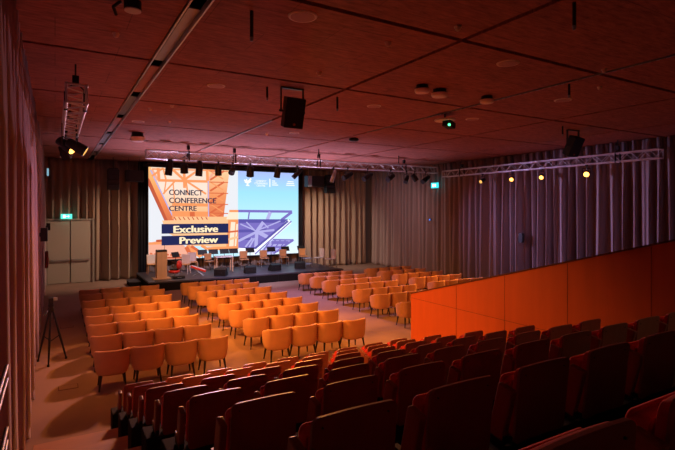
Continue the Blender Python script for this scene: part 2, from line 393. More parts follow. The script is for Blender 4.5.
text('CONNECT', 168.7, 202.4, 190, 195.2, 'ink', 0.03)
text('CONFERENCE', 168.7, 215.7, 198, 203.1, 'ink', 0.03)
text('CENTRE', 168.7, 196.3, 206, 210.8, 'ink', 0.03)
text('Exclusive', 173, 217.7, 225.6, 232.2, 'gold', 0.042)
text('Preview', 179, 217.7, 236.6, 243.0, 'gold', 0.042)
text('CONNECT', 255.2, 265.8, 180.2, 182.0, 'white', 0.015); text('CONFERENCE', 253.8, 267.0, 182.6, 184.3, 'white', 0.015); text('CENTRE', 256, 264.8, 184.9, 186.6, 'white', 0.015)

# ------------------------------------------------------------------ stage
st = thing('stage', 'low black stage with dark blue deck below the big screen', 'stage', (8.15, 23.3, 0))
MB().box((0, 0, 0.37), (9.5, 3.8, 0.06)).build('stage_deck', 'stage', st)
sk = MB()
sk.box((0, -1.87, 0.17), (9.46, 0.04, 0.34)).box((0, 1.87, 0.17), (9.46, 0.04, 0.34)).box((-4.71, 0, 0.17), (0.04, 3.7, 0.34)).box((4.71, 0, 0.17), (0.04, 3.7, 0.34))
sk.build('skirt', 'skirt', st)
for px in range(-4, 5): MB().box((px*1.1, -1.893, 0.17), (0.012, 0.008, 0.33)).build('skirt_seam', 'black', st)
sp = thing('stage_step', 'small black step at the left end of the stage', 'step', (3.12, 23.9, 0))
MB().box((0, 0, 0.19), (0.5, 1.1, 0.03)).build('tread', 'stage', sp)
MB().box((0, 0, 0.0875), (0.46, 1.06, 0.175)).build('body', 'skirt', sp)

# ------------------------------------------------------------------ tub chairs
def make_tub():
    t = thing('tub_chair', '', 'chair')
    hw, hd = 0.322, 0.295
    nth = 26; A = R(122)
    prof_o = [(0.275, 0.74), (0.282, 0.80), (0.305, 0.86), (0.355, 0.91), (0.46, 0.96), (0.60, 0.99)]
    vs = []; npf = None
    for i in range(nth+1):
        th = -A + 2*A*i/nth; a = abs(th)
        sx, cx = math.sin(th), math.cos(th); p = 0.72
        ux = math.copysign(abs(sx)**p, sx); uy = -math.copysign(abs(cx)**p, cx)
        k = min(max((a-R(60))/R(62), 0), 1); k = k*k*(3-2*k)
        zt = 0.757 - 0.11*k
        loop = [(z if z < 0.59 else zt-0.03, s) for z, s in prof_o]
        loop = [(min(z, zt-0.03), s) for z, s in loop]
        w = 0.055
        out = [(s*hw, s*hd, z) for z, s in loop]
        top = [(hw*1.0-0.004, hd*1.0-0.004, zt-0.012), (hw-0.018, hd-0.018, zt), (hw-0.040, hd-0.040, zt), (hw-w, hd-w, zt-0.014)]
        inn = [(hw*0.97-w, hd*0.97-w, (zt+0.40)/2), (hw*0.93-w, hd*0.93-w, 0.40), (hw*0.72-w, hd*0.72-w, 0.262)]
        lp = out + top + inn; npf = len(lp)
        for a1, b1, z in lp: vs.append((ux*a1, uy*b1 + 0.015, z))
    fs = []
    for i in range(nth):
        for j in range(npf): fs.append((i*npf+j, i*npf+(j+1) % npf, (i+1)*npf+(j+1) % npf, (i+1)*npf+j))
    mb = MB().add(vs, fs, 0, True); mb.add(vs, [tuple(range(npf)), tuple(range(nth*npf, (nth+1)*npf))], 0)
    mb.build('shell', 'fabric', t)
    # seat cushion: rounded plan
    vs = []; fs = []; n = 28
    for z, s in ((0.278, 0.70), (0.31, 0.80), (0.40, 0.86), (0.435, 0.84), (0.452, 0.74)):
        for i in range(n):
            a = 2*PI*i/n; c, d = math.cos(a), math.sin(a)
            vs.append((math.copysign(abs(c)**0.6, c)*0.285*s, math.copysign(abs(d)**0.6, d)*0.285*s + 0.035, z))
    for k in range(4):
        for i in range(n): fs.append((k*n+i, k*n+(i+1) % n, (k+1)*n+(i+1) % n, (k+1)*n+i))
    MB().add(vs, fs, 0, True).add(vs, [tuple(range(n)), tuple(range(4*n, 5*n))], 0).build('seat_cushion', 'fabric', t)
    for sx in (-1, 1):
        for sy in (-1, 1):
            MB().cyl((sx*0.195, sy*0.165+0.01, 0.31), (sx*0.235, sy*0.215+0.01, 0.0), 0.027, 0.014, n=10).build('leg', 'chairleg', t)
    return t
tub0 = make_tub(); tub_used = False
def place_tub(x, y, rz, label, group):
    global tub_used
    if not tub_used:
        tub_used = True; tub0.location = (x, y, 0); tub0.rotation_euler = (0, 0, rz); tub0['label'] = label; tub0['group'] = group; return
    dup(tub0, (x, y, 0), rz, label, group)
NEAR = ['nearest', 'second nearest', 'third nearest', 'fourth nearest', 'fifth nearest', 'sixth nearest', 'seventh nearest', 'furthest']
POS = ['leftmost', 'second from left', 'third from left', 'rightmost']
P = 0.644
rl = [10.0, 11.3, 12.45, 13.5, 14.62, 15.9, 17.12, 18.15]
def seat_block(x_near, x_far, rows, bname, group, first=0, P=P):
    for k, y in enumerate(rows):
        x0 = x_near + (x_far-x_near)*(y-10.0)/8.2
        for c in range(4):
            lab = f'orange tub chair, {POS[c]} in the {NEAR[k+first]} row of the {bname}'
            place_tub(x0 + 0.315 + c*P, y + 0.27 + random.uniform(-.02, .02) - 0.07*c/3, R(random.uniform(-2.5, 2.5)), lab, group)
seat_block(0.64, 0.69, rl, 'left block', 'tub chairs in the left block')
seat_block(4.06, 4.02, [y-0.08 for y in rl], 'middle block', 'tub chairs in the middle block', 0, 0.657)
seat_block(8.66, 8.96, [11.02, 12.45, 13.6, 14.78, 15.93, 17.08, 18.25], 'third block', 'tub chairs in the third block', 0)
FR = [13.7, 14.9, 16.1, 17.25, 18.35]
seat_block(12.16, 12.40, FR, 'far right block', 'tub chairs in the far right block', 0)

# ------------------------------------------------------------------ tiered seating
NR = 8; RISE = 0.297; PITCH = 1.024
yb = lambda n: 7.86 - PITCH*(n-1)          # rear face of the seat backs in tier n
pl = thing('tiered_platform', 'stepped wooden platform rising under the folding auditorium seats', 'platform', (0, 0, 0))
for n in range(2, NR+3):
    yf = 7.55 - 1.02*(n-2); z = RISE*(n-1); ye = yf - 1.04 if n < NR+2 else YR+0.3
    MB().box((3.46, (yf+ye)/2, z-0.02), (7.42, yf-ye, 0.04)).build('tread', 'deckwood', pl, bevel=0.006)
    MB().box((3.46, yf-0.03, (z-0.04)-0.1285), (7.38, 0.03, 0.257)).build('riser', 'joint', pl)
for n in range(1, NR+1):
    z = RISE*(n-1); b = MB()
    b.box((3.6, yb(n)+0.19, z+0.18), (5.72, 0.30, 0.355))
    b.build('seat_beam', 'skirt', pl, bevel=0.01)

def slab(w, h, r, t, bend, lean, z0, y0, nx=14):
    # upright rounded board facing -y; bend bows its middle towards +y
    xs_ = [-w/2 + w*i/nx for i in range(nx+1)]
    ext = sorted(set([round(x, 5) for x in xs_] + [round(s*(w/2 - r + r*math.sin(a)), 5) for s in (-1, 1) for a in (0, .4, .8, 1.2, 1.57)]))
    vs = []; zs = 5
    for x in ext:
        e = max(0, abs(x)-(w/2-r)); c = r - math.sqrt(max(0, r*r-e*e))
        for k in range(zs+1):
            z = c + (h-2*c)*k/zs
            y = bend*(1-(2*x/w)**2) - lean*z
            ed = 0.0
            vs.append((x, y0+y, z0+z)); vs.append((x, y0+y+t, z0+z))
    fs = []; W = 2*(zs+1); N = len(ext)
    for i in range(N-1):
        for k in range(zs):
            a = i*W+2*k; b = (i+1)*W+2*k
            fs.append((a, b, b+2, a+2)); fs.append((a+1, a+3, b+3, b+1))
        a = i*W; b = (i+1)*W; fs.append((a, a+1, b+1, b)); a += 2*zs; b += 2*zs; fs.append((a, b, b+1, a+1))
    for i in (0, N-1):
        for k in range(zs):
            a = i*W+2*k; fs.append((a, a+1, a+3, a+2))
    return MB().add(vs, fs, 0, True)
def make_seat():
    t = thing('auditorium_seat', '', 'seat')
    s = slab(0.425, 0.425, 0.035, 0.016, 0.012, 0.10, 0.355, 0.0).build('backrest', 'seatwood', t)
    for m_ in (s,):
        e = m_.modifiers.new('edge', 'EDGE_SPLIT'); e.split_angle = R(40)
        bv = m_.modifiers.new('bevel', 'BEVEL'); bv.width = 0.004; bv.segments = 1; bv.limit_method = 'ANGLE'
    for sx in (-1, 1): MB().cyl((sx*0.165, -0.040, 0.735), (sx*0.165, -0.022, 0.735), 0.0045, n=8).build('bolt', 'blackmetal', s)
    p = slab(0.405, 0.385, 0.04, 0.032, 0.012, 0.10, 0.375, 0.017).build('back_pad', 'seatred', t)
    bv = p.modifiers.new('bevel', 'BEVEL'); bv.width = 0.012; bv.segments = 3; bv.limit_method = 'ANGLE'
    # tipped-up seat: red cushion; underside coloured red to bounce light on the row ahead
    p = slab(0.41, 0.335, 0.04, 0.055, 0.0, 0.10, 0.365, 0.068).build('seat_pad', 'seatred', t)
    bv = p.modifiers.new('bevel', 'BEVEL'); bv.width = 0.018; bv.segments = 3; bv.limit_method = 'ANGLE'
    slab(0.41, 0.345, 0.03, 0.012, 0.0, 0.10, 0.362, 0.124).build('seat_underside', 'seatred', t)
    ar = Euler((R(14), 0, 0)).to_matrix()
    MB().box((-0.258, 0.04, 0.535), (0.045, 0.10, 0.30), ar).build('armrest', 'seatwood', t, bevel=0.01)
    MB().box((-0.258, 0.10, 0.408), (0.035, 0.16, 0.09)).build('armrest_bracket', 'blackmetal', t)
    return t
seat0 = make_seat(); seat_used = False
TIER = ['lowest', 'second lowest', 'third lowest', 'fourth lowest', 'fifth', 'sixth', 'seventh', 'topmost visible']
cnt = [9, 9, 9, 9, 9, 9, 5, 2]
for n in range(1, NR+1):
    for k in range(cnt[n-1]):
        loc = (0.89 + 0.2125 + 0.62*k, yb(n)+0.04, RISE*(n-1) + 0.001)
        pos = 'at the left end of' if k == 0 else (f'{ORD[k]} from left in')
        if n <= 6 and k == 8: pos = 'at the right end of'
        lab = f'tip-up seat, wooden back and red pad, {pos} the {TIER[n-1]} tier'
        if not seat_used:
            seat_used = True; seat0.location = loc; seat0['label'] = lab; seat0['group'] = 'tip-up seats on the tiers'
        else: dup(seat0, loc, 0, lab, 'tip-up seats on the tiers')

# wooden partition beside the tiers
XBAR = 7.2; yF = 8.88; zF = 1.456; sl = 0.276
pt = thing('wooden_partition', 'tall orange-red wooden partition with sloping top along the right side of tiers', 'partition', (XBAR, 0, 0))
yE = -2.5
MB().prism([(yF, 0.0), (yF, zF), (yE, zF+sl*(yF-yE)), (yE, 0.0)], 'x', 0.0, 0.12).build('panel', 'woodpanel', pt)
MB().prism([(yF+0.005, zF), (yF+0.005, zF+0.025), (yE, zF+0.025+sl*(yF-yE)), (yE, zF+sl*(yF-yE))], 'x', -0.012, 0.132).build('cap_rail', 'joint', pt)
j = MB().box((-0.001, (yF+yE)/2, 1.37), (0.004, yF-yE-0.02, 0.006)).build('joint_line', 'joint', pt)
for yy in (7.4, 6.15, 4.88, 3.6, 2.3, 1.0):
    MB().box((-0.001, yy, (zF+sl*(yF-yy))/2), (0.004, 0.006, zF+sl*(yF-yy)-0.02)).build('joint_line', 'joint', pt)

# guard rail at the left edge
gr = thing('guard_rail', 'dark metal guard rail with pale bars beside the left curtain, lower left corner', 'railing', (-0.31, 0, 0))
for yy, zz in ((3.35, 1.188), (1.6, 2.079)): MB().box((0, yy, zz+0.52), (0.04, 0.04, 1.04)).build('post', 'blackmetal', gr, bevel=0.005)
for zz in (1.80, 1.89, 2.23, 2.32): MB().cyl((0.02, 4.05, zz), (0.02, 1.2, zz), 0.014, n=8).build('rail', 'railgrey', gr)

# ------------------------------------------------------------------ trusses
def truss(name, label, a, b, s=0.29, parts_h=()):
    a, b = Vector(a), Vector(b); L = (b-a).length; d = (b-a).normalized()
    t = thing(name, label, 'truss', a)
    up = Vector((0, 0, 1)); sd = d.cross(up)
    cs = [sd*(i*s/2) + up*(k*s/2) for i, k in ((-1, -1), (1, -1), (1, 1), (-1, 1))]
    for c in cs: MB().cyl(c, c + d*L, 0.025, n=10).build('chord', 'alu', t)
    lat = MB(); n = int(L/0.30)
    for fi in range(4):
        c0, c1 = cs[fi], cs[(fi+1) % 4]
        for k in range(n):
            p = d*(L*k/n); p2 = d*(L*(k+1)/n)
            lat.cyl((c0 if k % 2 else c1)+p, (c1 if k % 2 else c0)+p2, 0.010, n=6)
        for e in (0, L): lat.cyl(c0+d*e, c1+d*e, 0.016, n=6)
    lat.build('lattice', 'alu', t)
    for h in parts_h:
        p = d*h; g = MB()
        g.cyl(p+cs[3]+up*0.02, p+up*(0.30), 0.012, n=6).cyl(p+cs[2]+up*0.02, p+up*(0.30), 0.012, n=6)
        g.cyl(p+up*0.28, p+up*(ZC-a.z-0.01), 0.014, n=6); g.box(tuple(p+up*0.33), (0.10, 0.10, 0.16))
        g.tube([p+cs[0]-up*0.04, p+cs[3]+up*0.04], 0.03, 8); g.tube([p+cs[1]-up*0.04, p+cs[2]+up*0.04], 0.03, 8)
        g.build('hanger', 'blackmetal', t)
    return t
ZT = 5.30
truss('lighting_truss', 'aluminium truss hung across the room in front of the screen', (2.85, 18.6, 5.47), (16.7, 18.6, 5.47), parts_h=(1.5, 3.3, 7.1, 11.8))
truss('lighting_truss', 'aluminium truss hung along the right wall with glowing amber spotlights', (17.0, 18.3, 5.27), (17.0, 8.2, 5.27), parts_h=(1.2, 8.7))
truss('lighting_truss', 'aluminium box truss hung near the ceiling along the left curtain', (0.3, 17.9, 5.28), (0.3, 8.75, 5.28), parts_h=(0.8, 5.2, 8.6))

# ------------------------------------------------------------------ spotlights
def fixture(loc, aim, label, lens, clamp_dz=0.22, rad=0.11, ln=0.42, body='black', group='stage spotlights', name='spotlight', hood=True):
    loc = Vector(loc); a = Vector(aim).normalized()
    t = thing(name, label, 'spotlight', loc, 0, group)
    b = MB(); b.lathe([(-ln*0.55, rad*0.45), (-ln*0.5, rad*0.8), (-ln*0.1, rad*0.92), (0, rad), (ln*0.42, rad), (ln*0.45, rad*1.06), (ln*0.47, rad*1.06)], (0, 0, 0), a, n=18)
    b.build('housing', body, t)
    MB().lathe([(ln*0.472, rad*0.86), (ln*0.482, rad*0.80)], (0, 0, 0), a, n=18).build('lens', lens, t)
    sd = a.cross(Vector((0, 0, 1)))
    if sd.length < 0.2: sd = Vector((1, 0, 0))
    sd.normalize()
    y = MB(); w = rad+0.025
    y.tube([sd*w, sd*w+Vector((0, 0, clamp_dz*0.7)), -sd*w+Vector((0, 0, clamp_dz*0.7)), -sd*w], 0.012, 6)
    y.build('yoke', 'blackmetal', t)
    c = MB(); c.cyl((0, 0, clamp_dz*0.7), (0, 0, clamp_dz+0.04), 0.018, n=8); c.box((0, 0, clamp_dz+0.05), (0.07, 0.07, 0.07)); c.build('clamp', 'blackmetal', t)
    return t
zF_ = 5.02; yT = 18.46
fr = [(3.63, (-.1, .15, -1), .13, .58, 'leftmost on the front truss'), (4.17, (.1, .3, -1), .14, .36, 'second from the left on the front truss'), (4.73, (-.05, .1, -1), .13, .56, 'third from the left on the front truss'),
      (5.46, (.1, .25, -1), .125, .44, 'fourth from the left, over the orange band of the picture'), (6.02, (0, .9, -.6), .12, .34, 'short, just left of the blue part of the picture'),
      (6.76, (.15, .5, -1), .15, .42, 'hanging in front of the white bird-like logo'), (7.94, (0, .4, -1), .13, .42, 'in front of the plain blue part of the picture'), (8.85, (-.7, .1, -.7), .10, .55, 'tilted to the left at the right edge of the screen')]
for x, a, r_, l_, t_ in fr: fixture((x, yT, zF_-0.03), a, 'black spotlight ' + t_, 'glass', 0.24, r_, l_)
fixture((10.61, yT, 4.92), (-.25, .2, -1), 'pale grey spotlight hanging from front truss beside the right loudspeakers', 'glass', 0.34, 0.09, 0.55, body='steel')
for x, a, t_ in [(11.34, (-.9, -.1, -.45), 'first'), (12.42, (-.9, -.1, -.5), 'second'), (13.73, (-.85, -.3, -.4), 'third')]:
    fixture((x, yT, 4.98), a, f'black spotlight lying nearly level, {t_} right of the pale grey one', 'glass', 0.30, 0.12, 0.55)
fixture((14.69, yT, 4.93), (-.6, -.3, -.75), 'black spotlight pointing steeply down left, near the right truss hanger', 'glass', 0.34, 0.10, 0.42)
fixture((15.19, yT, 5.02), (.5, -.2, -.7), 'stubby black spotlight between two longer ones at front truss right end', 'glass', 0.26, 0.13, 0.36)
fixture((15.89, yT, 4.96), (-.9, -.2, -.5), 'rightmost black spotlight on the front truss, beside the cyan exit sign', 'glass', 0.32, 0.12, 0.6)
side = [(15.79, 'amberlens_dim', 'small dim spotlight, furthest on the right wall truss'), (14.13, 'amberlens', 'glowing amber spotlight on right wall truss, left of the three'),
        (12.66, 'amberlens', 'glowing amber spotlight on right wall truss, middle of the three'), (10.75, 'amberlens', 'brightest glowing amber spotlight, nearest on the right wall truss')]
for y, l_, t_ in side:
    fixture((17.0, y, 4.80), (-.82, -.48 if l_ == 'amberlens' else -.1, -.36), t_, l_, 0.26, 0.09 if y > 11 else 0.11, 0.32, group='spotlights on the right truss')
fixture((0.22, 12.9, 4.93), (.62, -.42, -.52), 'black spotlight with bright amber lens on the left truss', 'amberlens', 0.26, 0.12, 0.42, group='spotlights on the left truss')
fixture((0.42, 12.2, 4.83), (.85, -.1, -.5), 'black spotlight with dimmer lens below the bright left truss one', 'amberlens_dim', 0.32, 0.12, 0.42, group='spotlights on the left truss')
fixture((0.2, 14.6, 4.93), (.3, .3, -.8), 'dark unlit spotlight furthest along the left truss', 'glass', 0.26, 0.10, 0.36, group='spotlights on the left truss')

# ------------------------------------------------------------------ loudspeakers
def ceiling_speaker(loc, rz, tilt, label):
    t = thing('ceiling_loudspeaker', label, 'loudspeaker', loc, rz, 'ceiling loudspeakers')   # loc on the ceiling
    y = MB(); y.box((0, 0, -0.015), (0.50, 0.07, 0.03)).box((-0.245, 0, -0.26), (0.012, 0.06, 0.5)).box((0.245, 0, -0.26), (0.012, 0.06, 0.5)); y.build('yoke', 'blackmetal', t)
    rm = Euler((tilt, 0, 0)).to_matrix()
    cpos = Vector((0, 0, -0.50))
    c = MB()
    poly_ = [(-0.20, -0.15), (0.20, -0.15), (0.15, 0.15), (-0.15, 0.15)]
    vs = []
    for z in (-0.30, 0.30):
        for x, yv in poly_: vs.append(cpos + rm @ Vector((x*1.05, yv, z)))
    c.add(vs, [(0, 1, 2, 3)[::-1], (4, 5, 6, 7), (0, 1, 5, 4), (1, 2, 6, 5), (2, 3, 7, 6), (3, 0, 4, 7)])
    cab = c.build('cabinet', 'black', t, bevel=0.012)
    gl = MB().box(tuple(cpos + rm @ Vector((0, -0.153, 0))), (0.39, 0.012, 0.57), rm).build('grille', 'blackmetal', cab)
    MB().cyl(cpos + rm @ Vector((0, -0.158, -0.22)), cpos + rm @ Vector((0, -0.168, -0.22)), 0.028, n=14).build('badge', 'badge', cab)
    for s in (-1, 1): MB().cyl((s*0.20, 0, -0.48), (s*0.285, 0, -0.48), 0.022, n=10).build('knob', 'blackmetal', t)
ceiling_speaker((4.16, 8.92, ZC), 0, R(17), 'black loudspeaker in a yoke on the ceiling, left of centre')
ceiling_speaker((13.79, 9.16, ZC), R(-6), R(27), 'black loudspeaker in a yoke on the ceiling near the right curtain')

def hung_array(x, y, z0, z1, w, n, label, face='black'):
    t = thing('line_array', label, 'loudspeaker', (x, y, z0), 0, 'hanging line arrays')
    h = (z1-z0)/n
    for k in range(n):
        c = MB().box((0, 0.0+0.012*k, h*(k+0.5)), (w, 0.36, h-0.015)).build('cabinet', 'black', t, bevel=0.01)
        MB().box((0, -0.183+0.012*k, h*(k+0.5)), (w-0.05, 0.008, h-0.06)).build('grille', 'blackmetal', c)
    MB().tube([(0, 0, z1-z0), (0, 0, ZC-z0-0.005)], 0.016, 6).box((0, 0, z1-z0+0.03), (w*0.8, 0.3, 0.04)).build('hanging_frame', 'blackmetal', t)
def wide_speaker(x, y, z0, z1, w, label, panel=None):
    t = thing('hanging_loudspeaker', label, 'loudspeaker', (x, y, z0), 0, 'wide hanging loudspeakers')
    MB().box((0, 0, (z1-z0)/2), (w, 0.45, z1-z0)).build('cabinet', 'black', t, bevel=0.012)
    MB().box((0.02, -0.228, (z1-z0)/2), (w-0.28, 0.01, z1-z0-0.06)).build('grille', 'blackmetal', t)
    if panel:
        MB().box((-w/2+0.13, -0.229, (z1-z0)/2), (0.25, 0.012, z1-z0-0.02)).build('painted_lit_face', panel, t)  # bluish light on the cabinet end, painted as a pale slab
    MB().tube([(-w*0.3, 0, z1-z0), (-w*0.3, 0, ZC-z0-0.005)], 0.012, 6).tube([(w*0.3, 0, z1-z0), (w*0.3, 0, ZC-z0-0.005)], 0.012, 6).build('hanging_rod', 'blackmetal', t)
hung_array(2.32, 24.5, 4.38, 5.33, 0.50, 4, 'black line array hanging left of the screen, above the stage step')
wide_speaker(3.22, 24.5, 4.78, 5.32, 0.78, 'wide black loudspeaker hanging between the left line array and the screen')
wide_speaker(12.82, 24.5, 4.77, 5.40, 1.06, 'wide black loudspeaker with painted blue-lit end, right of the screen', 'bluegrey')
hung_array(13.72, 24.3, 4.42, 5.43, 0.58, 4, 'black line array hanging right of the screen beside the wide loudspeaker')

# ------------------------------------------------------------------ ceiling fittings
tk = thing('ceiling_light_channel', 'long aluminium light channel recessed in the ceiling at left', 'light fitting', (1.5, 0, ZC))
for s in (-1, 1): MB().box((s*0.112, 10.9, 0.03), (0.022, 29.0, 0.10)).build('rail', 'alu', tk)
y = 3.2; kk = 0
for seg, gap in [(2.6, .35), (2.4, .4), (2.1, .5), (2.3, .6), (2.6, .5), (2.5, .5), (2.4, .5), (1.2, .1)]:
    MB().box((0.02, y+seg/2, 0.055), (0.15, seg, 0.02)).build('diffuser', 'steel' if kk % 2 else 'ceilgrey', tk); y += seg+gap; kk += 1
st_ = thing('ceiling_light_strip', 'thin dotted aluminium strip along a ceiling slot on the right', 'light fitting', (8.55, 0, ZC))
MB().box((0.035, 8.0, 0.01), (0.022, 9.6, 0.035)).build('profile', 'steel', st_)
for k in range(46): MB().box((0.035, 3.6+k*0.145, -0.011), (0.018, 0.06, 0.006)).build('lamp_cell', 'alu', st_)
st2 = tag(MB().box((5.19, 16.2, ZC+0.01), (0.022, 7.5, 0.035)).build('ceiling_light_strip', 'alu'), 'thin aluminium strip in the ceiling slot above the stage centre', 'light fitting')

def disc(x, y, r, label, ring=True):
    t = thing('ceiling_disc', label, 'ceiling fitting', (x, y, ZC), 0, 'round ceiling fittings')
    MB().lathe([(0.012, r), (0, r), (-0.012, r*0.97), (-0.014, r*0.84), (-0.006, r*0.82)], (0, 0, 0), (0, 0, 1), n=32).build('rim', 'ceilwhite', t)
    MB().cyl((0, 0, -0.014), (0, 0, -0.018), r*0.82, n=32).build('grille', 'ceilgrey', t)
for x, y, r, l_ in [(2.74, 5.56, 0.19, 'large round ceiling loudspeaker nearest the camera, top centre left'), (2.77, 9.51, 0.18, 'round ceiling loudspeaker left of the black yoke speaker'), (6.6, 5.57, 0.19, 'round ceiling loudspeaker ringed, upper right of centre'),
                    (9.87, 6.8, 0.19, 'round ceiling loudspeaker near the dotted strip on the right'), (6.55, 9.46, 0.17, 'round ceiling loudspeaker right of the black yoke speaker'), (9.78, 9.45, 0.18, 'flat round ceiling loudspeaker right of the green-lit device'),
                    (6.6, 14.0, 0.16, 'small round ceiling loudspeaker far off in front of the screen'), (2.0, 14.4, 0.17, 'round ceiling loudspeaker at left near the light channel')]: disc(x, y, r, l_)
def lamp(x, y, label, r=0.15, h=0.11):
    t = thing('ceiling_lamp', label, 'ceiling lamp', (x, y, ZC), 0, 'drum lamps on the ceiling')
    MB().lathe([(0.0, r*0.78), (-h*0.62, r*0.82), (-h*0.66, r*0.99), (-h*0.72, r*0.99)], (0, 0, 0), (0, 0, 1), n=28).build('housing', 'blackmetal', t)
    MB().lathe([(-h*0.72, r), (-h*1.05, r), (-h*1.35, r*0.9), (-h*1.45, r*0.6)], (0, 0, 0), (0, 0, 1), n=28).build('cover', 'ceilwhite', t)
lamp(6.3, 7.42, 'drum lamp on the ceiling, left one of a close pair'); lamp(6.83, 7.5, 'drum lamp on the ceiling, right one of a close pair', 0.17); lamp(8.12, 7.42, 'single drum lamp on the ceiling right of the close pair')
lamp(2.27, 16.5, 'drum lamp hanging from the ceiling above the left chair block', 0.22, 0.2)
dv = thing('ceiling_sensor', 'dark ceiling device with a green light and pale disc above', 'ceiling device', (8.67, 9.32, ZC))
MB().cyl((0, 0, 0), (0, 0, -0.14), 0.02, n=8).build('stem', 'blackmetal', dv)
MB().lathe([(-0.14, 0.26), (-0.165, 0.27), (-0.18, 0.25)], (0, 0, 0), (0, 0, 1), n=28).build('disc', 'ceilwhite', dv)
hd = MB().box((0.10, -0.04, -0.27), (0.32, 0.22, 0.16), Euler((0, 0.2, 0.3)).to_matrix()).build('device_head', 'black', dv, bevel=0.02)
MB().cyl((-0.01, -0.16, -0.30), (-0.02, -0.19, -0.305), 0.032, n=12).build('indicator_light', 'green_led', hd)
rods = [(2.12, 5.74, .33, 'nearest the camera, left of the large round ceiling loudspeaker'), (3.69, 9.1, .22, 'just left of the black yoke loudspeaker'), (5.34, 9.12, .26, 'beside the slot right of the black yoke loudspeaker'), (5.37, 3.55, .28, 'at the top edge right of centre'),
        (8.73, 5.88, .22, 'under the dotted strip at right'), (4.9, 18.0, .0, ''), (12.9, 8.9, .24, 'left of the right yoke loudspeaker'), (9.2, 17.2, .3, 'in front of the front truss at centre'), (13.4, 17.4, .35, 'in front of the front truss towards the right')]
for x, y, h, l_ in rods:
    if not l_: continue
    t = thing('ceiling_rod', 'thin black ceiling rod, ' + l_, 'ceiling fitting', (x, y, ZC), 0, 'rods hanging from the ceiling')
    MB().cyl((0, 0, 0), (0, 0, -h), 0.022, n=10).build('rod', 'blackmetal', t)
    MB().cyl((0, 0, -h), (0, 0, -h-0.05), 0.028, 0.018, n=10).build('tip', 'steel', t)
def small(x, y, label, r=0.05):
    t = thing('smoke_detector', label, 'ceiling fitting', (x, y, ZC), 0, 'small ceiling detectors')
    MB().cyl((0, 0, 0), (0, 0, -0.02), r, n=16).build('base', 'ceilwhite', t)
    MB().lathe([(-0.02, r*0.8), (-0.05, r*0.7), (-0.065, r*0.35)], (0, 0, 0), (0, 0, 1), n=16).build('head', 'ceilwhite', t)
for x, y, l_ in [(0.74, 7.41, 'tiny ceiling detector near the left truss end'), (1.99, 12.39, 'tiny ceiling detector right of the light channel'), (2.75, 13.9, 'tiny ceiling detector above the left chairs towards the stage'), (4.1, 7.65, 'tiny ceiling detector right above the black yoke loudspeaker'),
               (8.34, 4.95, 'tiny ceiling detector just before the dotted strip'), (9.45, 5.7, 'tiny ceiling detector just beyond the dotted strip, far right'), (4.25, 5.77, 'tiny ceiling detector near the top centre slot'), (4.7, 4.8, 'tiny ceiling detector at the top right of centre'), (2.38, 11.78, 'tiny ceiling detector above the left chair block'), (5.9, 14.6, 'tiny ceiling detector in front of the screen centre')]: small(x, y, l_)
sd_ = thing('smoke_detector', 'black round ceiling detector before the front truss, right of centre', 'ceiling fitting', (8.83, 13.96, ZC), 0, 'small ceiling detectors')
MB().lathe([(0, .10), (-.03, .16), (-.08, .17), (-.11, .10)], (0, 0, 0), (0, 0, 1), n=18).build('head', 'black', sd_)
pl_ = thing('pendant_lamp', 'pale lamp on black bracket at the top edge of the ceiling, left', 'ceiling lamp', (0.8, 6.2, ZC))
MB().cyl((0, 0, 0), (0, 0, -0.10), 0.10, n=18).build('housing', 'black', pl_)
MB().cyl((0, 0, -0.101), (0, 0, -0.115), 0.095, n=18).build('cover', 'white', pl_)
MB().tube([(-0.12, 0.05, 0), (-0.2, 0.12, -0.06), (-0.16, 0.2, -0.12)], 0.02, 8).build('bracket', 'blackmetal', pl_)

# ------------------------------------------------------------------ signs and wall boxes
ex1 = thing('exit_sign', 'lit green exit sign above the grey double door', 'exit sign', (0.46, 25.72, 3.03))
MB().box((0, 0, 0.12), (0.46, 0.06, 0.22)).build('sign_box', 'exit', ex1)
px_ = MB().box((-0.09, -0.033, 0.12), (0.10, 0.005, 0.14)).box((0.03, -0.033, 0.12), (0.09, 0.005, 0.03)); px_.prism([(0.07, 0.06), (0.13, 0.12), (0.07, 0.18)], 'y', -0.0355, -0.031)
px_.build('pictogram', 'exit_white', ex1)
MB().box((0, 0.04, 0.14), (0.1, 0.06, 0.12)).build('bracket', 'alu', ex1)
ex2 = thing('exit_sign', 'lit cyan exit sign on the right curtain near the stage corner', 'exit sign', (17.16, 19.2, 4.58), R(-90))
MB().box((0, 0, 0.16), (0.52, 0.06, 0.28)).build('sign_box', 'exit_cyan', ex2)
px_ = MB().box((-0.10, -0.033, 0.16), (0.12, 0.005, 0.16)).box((0.06, -0.033, 0.16), (0.12, 0.005, 0.14)); px_.build('pictogram', 'exit_white', ex2)
MB().box((0, 0.05, 0.16), (0.05, 0.2, 0.05)).build('bracket', 'alu', ex2)
ex3 = tag(MB().box((-0.24, 21.7, 4.9), (0.06, 0.4, 0.26)).build('exit_sign', 'blue_sign'), 'small pale blue lit sign high on the left curtain', 'sign')
bx = thing('wall_box', 'small black box on the left curtain, level with the door top', 'wall box', (-0.24, 14.4, 2.62))
MB().box((0, 0, 0.18), (0.16, 0.24, 0.34)).build('body', 'black', bx, bevel=0.01); MB().box((-0.06, 0, 0.18), (0.08, 0.1, 0.1)).build('bracket', 'blackmetal', bx)
bx = thing('wall_box', 'smallest black box on the left curtain, close to the double door', 'wall box', (-0.24, 23.6, 2.62))
MB().box((0, 0, 0.12), (0.14, 0.24, 0.3)).build('body', 'black', bx, bevel=0.01); MB().box((-0.06, 0, 0.12), (0.08, 0.1, 0.1)).build('bracket', 'blackmetal', bx)
fb = thing('call_point_frame', 'brown framed panel with dark centre on the left curtain', 'wall panel', (-0.25, 19.4, 1.45))
